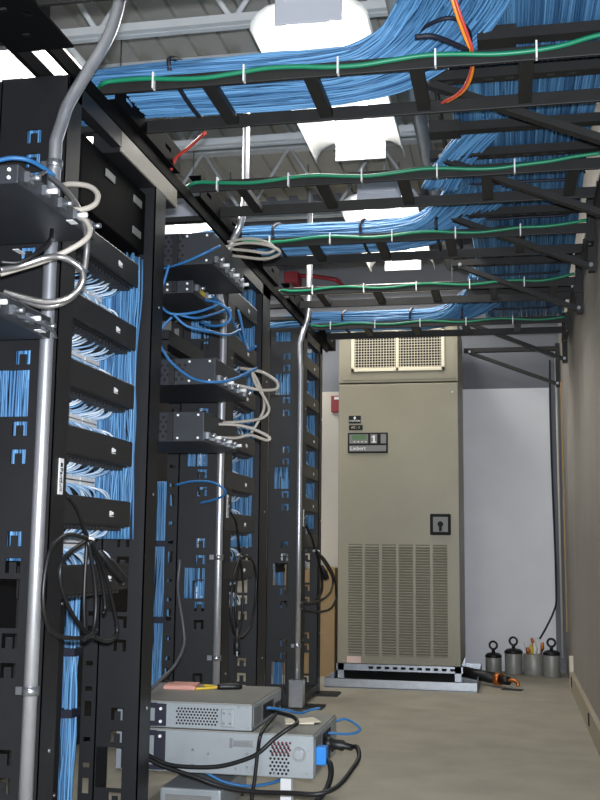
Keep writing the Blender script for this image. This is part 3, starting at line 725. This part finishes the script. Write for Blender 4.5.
# metal flexible hoses and cords, upper left
for (px_, py_, zz, L, par) in ((20, 252, 1.5755, .05, 'network_router.003'), (72, 222, 1.5755, .03, 'network_router.003'), (40, 331, 1.3335, .03, 'network_router.004')):
    p = unp(px_, py_, Z=zz); MB().box(p.x - .008, p.x + .008, p.y - L / 2, p.y + L / 2, zz - .001, zz + .0006).build('label_strip', 'white', bpy.data.objects[par])
HOSE = [
 ('thin grey cord curling under the lower router by the first rack', 'cord_dark', .004, [(0, 312, 2.1), (18, 316, 2.14), (38, 322, 2.2), (52, 330, 2.28), (56, 338, 2.33)]),
 ('thin white cord slanting over the upper router', 'cord_grey', .004, [(0, 178, 2.2), (20, 186, 2.2), (40, 190, 2.22), (58, 196, 2.26)]),
 ('steel braided hose falling in a long arc before the first rack', 'flex', .0072, [(50, 177, 2.30), (65, 190, 2.27), (78, 208, 2.24), (84, 225, 2.2), (87, 240, 2.18), (86, 258, 2.18), (83, 276, 2.18), (76, 293, 2.18), (62, 303, 2.17), (45, 306, 2.16), (22, 300, 2.15), (6, 294, 2.15)]),
 ('pale hose curling in a flat loop beside the upper router', 'cord_grey', .0068, [(0, 206, 2.1), (27, 196, 2.14), (50, 201, 2.18), (70, 209, 2.2), (85, 209, 2.22), (96, 203, 2.24), (97, 193, 2.26), (88, 186, 2.27), (70, 184, 2.28), (60, 187, 2.3)]),
 ('pale hose bending tightly at the upper router corner', 'cord_grey', .0066, [(0, 274, 2.08), (20, 268, 2.1), (40, 262, 2.12), (65, 252, 2.14), (85, 240, 2.16), (90, 230, 2.18), (84, 219, 2.2), (68, 213, 2.21), (48, 211, 2.2), (25, 212, 2.15)]),
 ('dark grey hose rounding below the upper router', 'flex', .0072, [(0, 270, 2.05), (20, 266, 2.08), (45, 258, 2.1), (60, 257, 2.12), (73, 262, 2.13), (82, 270, 2.14), (83, 280, 2.14), (78, 290, 2.14), (66, 299, 2.13), (46, 302, 2.12), (25, 298, 2.11), (4, 292, 2.1)]),
 ('black cord sweeping past the upper router', 'rubber', .005, [(0, 262, 2.0), (20, 262, 2.02), (38, 252, 2.05), (50, 240, 2.1), (52, 230, 2.15)]),
 ('grey cord slanting above the upper router', 'cord_dark', .0055, [(0, 198, 2.1), (18, 188, 2.15), (35, 178, 2.2), (45, 172, 2.25)]),
]
for lab, m, r, pts in HOSE:
    sp = smooth([unp(x, y, Y=Y) for x, y, Y in pts], 22 if m == 'flex' else 7)
    rad = [r * (1.12 if i % 2 else .86) for i in range(len(sp))] if m == 'flex' else r      # ribbed metal hose
    tag(MB().tube(sp, rad, 9).build('flexible_hose', m), lab, 'hose', 'hoses and cords by the first rack')
cable('blue_patch_cord', [unp(-4, 161, Y=2.2), unp(12, 158, Y=2.22), unp(28, 160, Y=2.24), unp(42, 167, Y=2.28), unp(54, 176, Y=2.32)], .006, 'blue_cord', 'blue cord arching over the upper router by the first rack', group='blue patch cords')
GC = [
 ('pale cord looping from the topmost router, outer loop', [(226, 247, 3.45), (243, 243, 3.42), (262, 244, 3.4), (277, 249, 3.4), (279, 254, 3.42), (265, 259, 3.45), (243, 257, 3.5), (227, 255, 3.55)]),
 ('pale cord looping from the topmost router, inner loop', [(228, 242, 3.55), (248, 238.5, 3.52), (266, 242, 3.5), (275, 249, 3.5), (266, 253, 3.5), (250, 251, 3.52), (230, 249, 3.55)]),
 ('pale cord in a wide loop off the second router', [(240, 368, 3.55), (252, 370, 3.52), (264, 373, 3.5), (277, 382, 3.48), (276, 389, 3.48), (261, 390, 3.5), (243, 386.5, 3.5), (226, 383, 3.5)]),
 ('pale cord dropping from the second router to the lowest', [(251, 369, 3.55), (255, 383, 3.52), (265, 399, 3.5), (269, 410, 3.48), (262, 418, 3.48), (243, 421.5, 3.5), (216, 423, 3.5)]),
 ('pale cord in a flat loop off the lowest router', [(216, 424, 3.45), (236, 425, 3.45), (253, 429, 3.45), (269, 437, 3.45), (266, 440, 3.45), (250, 435, 3.47), (236, 438, 3.48), (216, 437, 3.5)]),
 ('pale cord hanging behind the wide loop of the second router', [(241, 368, 3.55), (252, 372, 3.58), (262, 392, 3.58), (264, 408, 3.56), (258, 422, 3.55), (251, 433, 3.55)])]
for lab, pts in GC: cable('pale_cord', [unp(x, y, Y=Y) for x, y, Y in pts], .0052, 'cord_grey', lab, 'cord', 'pale cords between the racks', 8, 7)
BC = [
 ('blue cord slanting up to the topmost router', [(158, 270, 3.3), (172, 266, 3.28), (185, 262, 3.26), (206, 252.5, 3.25), (220, 246, 3.3)]),
 ('blue cord curving down from the thin switch', [(169, 265, 3.24), (164, 282, 3.24), (159, 296, 3.24), (162, 307, 3.24), (173, 314, 3.24), (197, 312, 3.28), (218, 305, 3.35)]),
 ('blue cord in a deep sag across the second router', [(172, 317, 3.24), (162, 328, 3.24), (160, 342, 3.24), (164, 352, 3.24), (173, 364, 3.24), (192, 378, 3.24), (211, 382, 3.24), (232, 379.5, 3.3), (257, 368, 3.4)]),
 ('blue cord bunched under the thin switch', [(173, 314, 3.24), (187, 326, 3.26), (208, 331, 3.3), (227, 335, 3.4), (240, 330, 3.5)]),
 ('blue cord rising to the second open rack managers', [(212, 296, 3.4), (222, 304, 3.5), (230, 316, 3.6), (236, 328, 3.7), (243, 342, 3.8)]),
 ('blue cord hooking near the pale cord loop', [(238, 310, 3.7), (241, 321, 3.7), (245, 340, 3.7), (249, 350, 3.68), (256, 346, 3.66)]),
 ('blue cord stretched above the black shelf', [(176, 314, 3.26), (196, 318, 3.3), (214, 314, 3.4), (230, 308, 3.5)]),
 ('blue cord looping forward of the shelf', [(205, 300, 3.35), (218, 303, 3.33), (230, 312, 3.33), (228, 322, 3.33), (214, 326, 3.35), (200, 322, 3.4)]),
 ('light blue cord ringed around the second conduit', [(176, 485, 3.9), (192, 481.5, 3.88), (211, 482, 3.86), (223, 488, 3.86), (225, 494, 3.88), (215, 499.5, 3.9), (200, 503, 3.93)])]
for lab, pts in BC: cable('blue_patch_cord', [unp(x, y, Y=Y) for x, y, Y in pts], .0048, 'blue_cord', lab, 'cord', 'blue patch cords', 7, 7)
# ------------------------------------------------------------------ coiled power cords hanging on the racks
def coil(lab, X, paths, r, tie, plug, m):
    p0 = unp(*tie, X=X); t = thing('power_cord', lab, 'power cord', tuple(p0), 'coiled power cords hung on the racks')
    for i, p in enumerate(paths):
        MB().tube(smooth([unp(x, y, X=X + .008 * ((i * 3) % 5 - 1)) for x, y in p], 7), r, 8).build('cord_loop', m, t)
    a = p0; MB().ring(a, (0, .2, 1), r * 2.6, r * .6, 14, 6).build('twist_tie', 'white', t)
    (x0, y0), (x1, y1) = plug; a, c = unp(x0, y0, X=X + .03), unp(x1, y1, X=X + .04)
    MB().tube([a, a.lerp(c, .4), a.lerp(c, .45), c], [r * 1.2, r * 1.7, r * 2.5, r * 2.6], 10).build('plug', 'rubber', t)
    dr = (c - a).normalized(); sd = dr.cross(Vector((1, 0, 0))).normalized()
    for s in (-1, 0, 1): MB().bar(c - dr * .003 + sd * (s * r * 1.3), c + dr * .017 + sd * (s * r * 1.3), .002, .006).build('prong', 'galv', t)
coil('black power cord coiled and hung on the first open rack', -1.05, [
 [(67, 495), (77, 509), (85, 531), (87, 540), (85, 575), (84, 605), (85, 634)],
 [(87, 538), (67, 535), (51, 549), (44, 581), (44, 612), (52, 632), (69, 638), (86, 637), (96, 630)],
 [(86, 541), (66, 556), (60, 576), (68, 606), (82, 628), (92, 636)],
 [(88, 541), (94, 575), (96, 605), (93, 630), (84, 640)],
 [(90, 540), (104, 570), (113, 605), (117, 632), (107, 641), (92, 636)],
 [(91, 543), (101, 575), (105, 605), (103, 614)]], .0055, (88, 539), ((98, 549), (122, 579)), 'rubber')
coil('thin black power cord coiled and hung on the second open rack', -1.05, [
 [(231, 513), (236, 522), (239, 545), (240, 556), (236, 590), (236, 622), (239, 636)],
 [(240, 555), (233, 580), (231, 610), (233, 628), (240, 637), (250, 626), (255, 602), (256, 576), (252, 560), (241, 554)],
 [(240, 556), (243, 585), (242, 615), (238, 634)]], .0048, (240, 555), ((237, 628), (237, 652)), 'rubber')
coil('thick black power cord looped beside the third open rack', -1.06, [
 [(306, 525), (312, 538), (316, 551), (325, 560), (334, 577), (336, 596), (331, 608), (318, 612), (302, 609)],
 [(316, 550), (328, 568), (333, 580), (329, 594), (316, 602), (302, 603)],
 [(316, 551), (321, 570), (322, 590), (316, 600)]], .007, (316, 551), ((322, 566), (326, 578)), 'rubber')

# gear inside the racks: black fibre trays at the head of the first rack
t = thing('fiber_enclosure', 'black fiber enclosure with silver labels, head of the first open rack', 'enclosure', (-1.2, 2.78, 1.76))
MB().box(-1.35, -1.13, 2.55, 3.06, 1.76, 1.96).build('housing', 'channel_black', t, bevel=.003)
for (y, z) in ((2.72, 1.90), (2.95, 1.90), (2.95, 1.80)): MB().box(-1.13, -1.127, y, y + .07, z, z + .022).build('label_strip', 'panel_grey', t)
for k, (zt, zb_) in enumerate(((.70, .10), (.69, .12), (.83, .70))):
    t = thing('blank_panel', 'black blank filler panel low in the %s open rack' % RORD[k], 'panel', (-1.24, MY1[k] - .2, zb_), 'black filler panels')
    MB().box(-1.30, -1.294, NB[k] + .25, MY1[k] + .0, zb_, zt).build('plate', 'black', t)
    for z in (zb_ + .03, zt - .03): MB().cyl((-1.294, MY1[k] - .03, z), (-1.289, MY1[k] - .03, z), .006, 8).build('screw', 'galv', t)

# ------------------------------------------------------------------ cooling unit
AY = 6.79; AX0, AX1 = -1.105, -.315
ac = thing('cooling_unit', 'tall beige floor-standing cooling unit at the back wall', 'air conditioner', (-.71, 7.1, .1))
MB().box(AX0, AX1, AY + .012, 7.50, .105, 1.925).build('cabinet', 'ac_side', ac, bevel=.004)
dr = MB().box(AX0 + .001, AX1 - .001, AY, AY + .014, .108, 1.922).build('front_panel', 'ac', ac, bevel=.004)
pl = MB().box(AX0, AX1, AY + .002, 7.50, 1.932, 2.34).build('plenum', 'ac', ac, bevel=.004)
MB().box(AX0 + .03, AX1 - .02, AY - .002, AY + .003, 1.95, 2.32).build('plenum_panel', 'ac', ac)
# supply grille
gx0, gx1, gz0, gz1 = -1.02, -.40, 2.005, 2.30
fr = MB(); fr.box(gx0, gx1, AY - .014, AY - .002, gz0, gz0 + .024).box(gx0, gx1, AY - .014, AY - .002, gz1 - .024, gz1).box(gx0, gx0 + .022, AY - .014, AY - .002, gz0, gz1).box(gx1 - .022, gx1, AY - .014, AY - .002, gz0, gz1).box(-.722, -.702, AY - .014, AY - .002, gz0, gz1)
gr = fr.build('grille_frame', 'ac_grille', ac, bevel=.002)
MB().box(gx0 + .02, gx1 - .02, AY - .0035, AY - .002, gz0 + .02, gz1 - .02).build('grille_back', 'dark', gr)
n = 31
for i in range(n):
    x = gx0 + .03 + (gx1 - gx0 - .06) * i / (n - 1); MB().box(x - .0012, x + .0012, AY - .010, AY - .004, gz0 + .02, gz1 - .02).build('grille_blade', 'ac_grille', gr)
for i in range(14):
    z = gz0 + .03 + (gz1 - gz0 - .06) * i / 13; MB().box(gx0 + .02, gx1 - .02, AY - .0085, AY - .0035, z - .0012, z + .0012).build('grille_blade', 'ac_grille', gr)
# return air louvres, six columns
cols = [(-1.034, -.944), (-.925, -.834), (-.815, -.724), (-.706, -.615), (-.597, -.506), (-.486, -.396)]
for (a, c) in cols:
    lv = MB().box(a, c, AY - .0012, AY + .001, .160, .868).build('louver_bank', 'louver_gap', ac)
    z = .166
    while z < .865:
        MB().obox(((a + c) / 2, AY - .003, z), ((c - a) / 2, 0, 0), (0, .003, .0022), (0, -.0009, .0022)).build('louver', 'louver', lv); z += .0172
# badges and the display
MB().box(-1.036, -.954, AY - .004, AY, 1.660, 1.711).build('name_plate', 'hole', ac, bevel=.002)
pb = [o for o in ac.children if o.name.startswith('name_plate')][0]
text('name_lettering', 'EMERSON', .0165, 'white', pb, (-.995, AY - .0048, 1.676), (1, 0, 0), (0, 0, 1))
MB().obox((-.995, AY - .0045, 1.696), (.006, 0, .004), (-.003, 0, .008), (0, .0008, 0)).build('name_emblem', 'white', pb)
pp2 = MB().box(-1.034, -.942, AY - .004, AY, 1.615, 1.649).build('number_plate', 'hole', ac, bevel=.002)
text('number_lettering', 'AC - 1', .021, 'ivory', pp2, (-.99, AY - .0048, 1.632), (1, 0, 0), (0, 0, 1))
dp = MB().box(-1.041, -.775, AY - .010, AY, 1.462, 1.597).build('display_bezel', 'hole', ac, bevel=.006)
MB().box(-1.030, -.905, AY - .0115, AY - .010, 1.525, 1.586).build('display_panel', 'panel_grey', dp)
MB().box(-1.012, -.916, AY - .0125, AY - .0115, 1.550, 1.582).build('lcd_screen', 'lcd', dp)
for i in range(4): MB().box(-1.000 + i * .025, -.990 + i * .025, AY - .0135, AY - .0115, 1.532, 1.540).build('button', 'ivory', dp)
MB().box(-.890, -.845, AY - .0115, AY - .010, 1.525, 1.586).build('digit_panel', 'panel_grey', dp)
MB().box(-.872, -.860, AY - .0125, AY - .0115, 1.536, 1.578).box(-.882, -.872, AY - .0125, AY - .0115, 1.564, 1.572).box(-.880, -.852, AY - .0125, AY - .0115, 1.530, 1.538).build('digit', 'white', dp)
MB().box(-.822, -.786, AY - .0115, AY - .010, 1.525, 1.586).build('side_panel', 'panel_grey', dp)
MB().box(-1.030, -.786, AY - .0115, AY - .010, 1.473, 1.512).build('brand_strip', 'panel_grey', dp)
text('brand_lettering', 'Liebert', .036, 'white', dp, (-.972, AY - .0122, 1.492), (1, 0, 0), (0, 0, 1))
# disconnect switch
sw = MB().box(-.503, -.370, AY - .012, AY, .930, 1.066).build('switch_frame', 'hole', ac, bevel=.010)
MB().box(-.483, -.388, AY - .0135, AY - .012, .950, 1.046).build('switch_plate', 'panel_grey', sw)
MB().cyl((-.436, AY - .026, 1.0), (-.436, AY - .0135, 1.0), .018, 16).box(-.444, -.428, AY - .028, AY - .0135, .955, 1.0).build('switch_handle', 'hole', sw)
MB().cyl((-.352, AY - .004, 1.86), (-.352, AY, 1.86), .006, 10).build('rivet', 'white', ac)
MB().box(-1.041, -.95, AY - .002, AY, .112, .153).build('pink_label', 'pinklabel', ac)
# stand of slotted channel
st = MB().plate((AX0 - .01, AY + .03, .062), (AX1 - AX0 + .02, 0, 0), (0, 0, .040), (0, 1, 0), .04, [(.21 + i * .052, .24 + i * .052, .012, .028) for i in range(11)]).build('stand_channel', 'galv', ac)
MB().box(AX0 + .2, AX1 - .05, AY + .075, AY + .08, .062, .1).build('channel_back', 'hole', ac)
for (a, c) in ((AX0 + .02, AY + .05), (AX1 - .02, AY + .05), (AX0 + .02, 7.45), (AX1 - .02, 7.45)): MB().box(a - .02, a + .02, c - .02, c + .02, .012, .102).build('stand_leg', 'galv', ac)
pan = thing('drip_pan', 'shallow galvanized drip pan under the cooling unit', 'drip pan', (-.66, 7.0, 0))
px0, px1, py0, py1 = -1.125, -.205, 6.42, 7.53
MB().box(px0, px1, py0, py1, 0, .008).build('bottom', 'steel', pan)
for (a, c, d, e, nm) in ((px0, px1, py0, py0 + .006, 'front_rim'), (px0, px1, py1 - .006, py1, 'back_rim'), (px0, px0 + .006, py0 + .006, py1 - .006, 'side_rim'), (px1 - .006, px1, py0 + .006, py1 - .006, 'side_rim')):
    MB().box(a, c, d, e, .004, .055).build(nm, 'galv', pan)
t = thing('insulated_pipe', 'black foam insulated pipe with copper end beside the drip pan', 'pipe', (-.2, 6.75, 0.05))
MB().cyl((-.40, 6.98, .075), (-.075, 6.70, .05), .034, 16).build('foam_sleeve', 'rubber', t)
MB().cyl((-.098, 6.72, .052), (-.068, 6.695, .05), .038, 16).build('copper_band', 'copper', t)
MB().cyl((-.068, 6.695, .05), (-.02, 6.655, .048), .026, 14).build('valve_body', 'rubber', t)
MB().tube(smooth([(-.03, 6.66, .05), (0, 6.64, .055), (.03, 6.63, .045), (.035, 6.625, .02)], 5), .011, 10).build('copper_stub', 'copper', t)
tag(MB().obox((0.0, 6.62, .002), (.06, -.012, 0), (.008, .03, 0), (0, 0, .002)).build('rubber_mat', 'dark', bevel=.001), 'dark scrap of rubber on the floor under the copper pipe end', 'scrap')
# canisters by the back wall
def canister(x, y, r, h, lab, ring=True):
    t = thing('canister', lab, 'canister', (x, y, 0), 'metal canisters by the back wall')
    MB().lathe((x, y, 0), [(r * .97, 0), (r, .006), (r, h - .004), (r * .98, h)], 24).build('shell', 'can', t)
    MB().lathe((x, y, h), [(r * 1.04, 0), (r * 1.04, .012), (r * .8, .026), (r * .3, .032)], 24).build('lid', 'rubber', t)
    MB().cyl((x, y, h + .03), (x, y, h + .055), .012, 10).build('neck', 'rubber', t)
    if ring: MB().ring((x, y, h + .08), (.25, 1, 0), .026, .0075, 20, 8).build('ring_handle', 'rubber', t)
    else: MB().lathe((x, y, h + .05), [(.014, 0), (.018, .012), (.009, .03), (.005, .045)], 12).build('knob', 'rubber', t)
canister(-.125, 7.50, .055, .105, 'metal canister with ring handle, nearest the cooling unit')
canister(.012, 7.46, .060, .140, 'metal canister with a knob on its lid')
canister(.262, 7.36, .056, .145, 'metal canister with ring handle, in the corner by the right wall')
t = thing('canister', 'metal canister topped with a tangle of yellow and white fittings', 'canister', (.145, 7.44, 0), 'metal canisters by the back wall')
MB().lathe((.145, 7.44, 0), [(.068, 0), (.07, .006), (.07, .135), (.066, .14)], 24).build('shell', 'can', t)
rnd = random.Random(3)
for i in range(12):
    a = rnd.uniform(0, 6.28); rr = rnd.uniform(.01, .055); p = Vector((.145 + rr * math.cos(a), 7.44 + rr * math.sin(a), .14)); q = p + Vector((rnd.uniform(-.03, .03), rnd.uniform(-.03, .02), rnd.uniform(.03, .11)))
    MB().tube([p, p.lerp(q, .5) + Vector((.006, 0, 0)), q], [.010, .014, .009], 8).build('fitting', rnd.choice(['ivory', 'yellow', 'white', 'copper', 'white']), t)
cable('corner_cable', [(.305, YB - .02, 2.2), (.300, YB - .02, 1.9), (.302, YB - .02, 1.4), (.310, YB - .022, .9), (.312, YB - .03, .52), (.29, YB - .06, .42), (.24, YB - .10, .32), (.19, 7.47, .24)], .007, 'band', 'dark blue cable running down the back corner to the fittings', sm=6)
pipe('corner_conduit', (.345, YB - .03, .1), (.345, YB - .03, 2.3), .007, 'pipe_white', 'slim conduit in the corner by the right wall', 'conduit')
t = thing('pull_station', 'red fire alarm box on the back wall beside the cooling unit', 'fire alarm', (-1.25, YB - .03, 1.83))
MB().box(-1.29, -1.17, YB - .05, YB - .012, 1.84, 1.965).build('housing', 'red', t, bevel=.006); MB().box(-1.265, -1.195, YB - .054, YB - .05, 1.935, 1.955).build('handle', 'white', t)
t = thing('cardboard_box', 'tall tan cardboard box between the third rack and cooling unit', 'box', (-1.4, 7.3, 0))
MB().box(-1.75, -1.15, 6.95, 7.55, 0, .70).build('carton', 'cardboard', t)
for s in (0, 1): MB().box(-1.75 + s * .302, -1.452 + s * .302, 6.95, 7.55, .70, .706).build('flap', 'cardboard', t)
MB().box(-1.47, -1.43, 6.947, 6.95, .5, .70).build('tape_strip', 'wood', t)

# unseen cabinets added behind the open racks to keep their gaps dark
CN = ['before the first open rack', 'behind the first open rack', 'behind the stacked servers', 'behind the second open rack', 'behind the gap before the third rack', 'behind the third open rack']
for i, lab in enumerate(CN):
    y0 = 1.35 + i * .8
    t = thing('backdrop_cabinet', 'added black backdrop cabinet ' + lab, 'cabinet', (-2.1, y0 + .39, 0), 'added cabinets darkening the gaps behind the open racks')
    MB().box(-2.45, -1.80, y0, y0 + .78, 0.03, 2.0).build('body', 'black', t, bevel=.004)
    MB().box(-1.80, -1.785, y0 + .02, y0 + .76, .06, 1.97).build('door', 'black', t, bevel=.003)
    MB().box(-1.785, -1.765, y0 + .68, y0 + .70, .95, 1.1).build('handle', 'galv', t)
    MB().box(-2.43, -1.82, y0 + .02, y0 + .76, 0, .03).build('plinth', 'black', t)
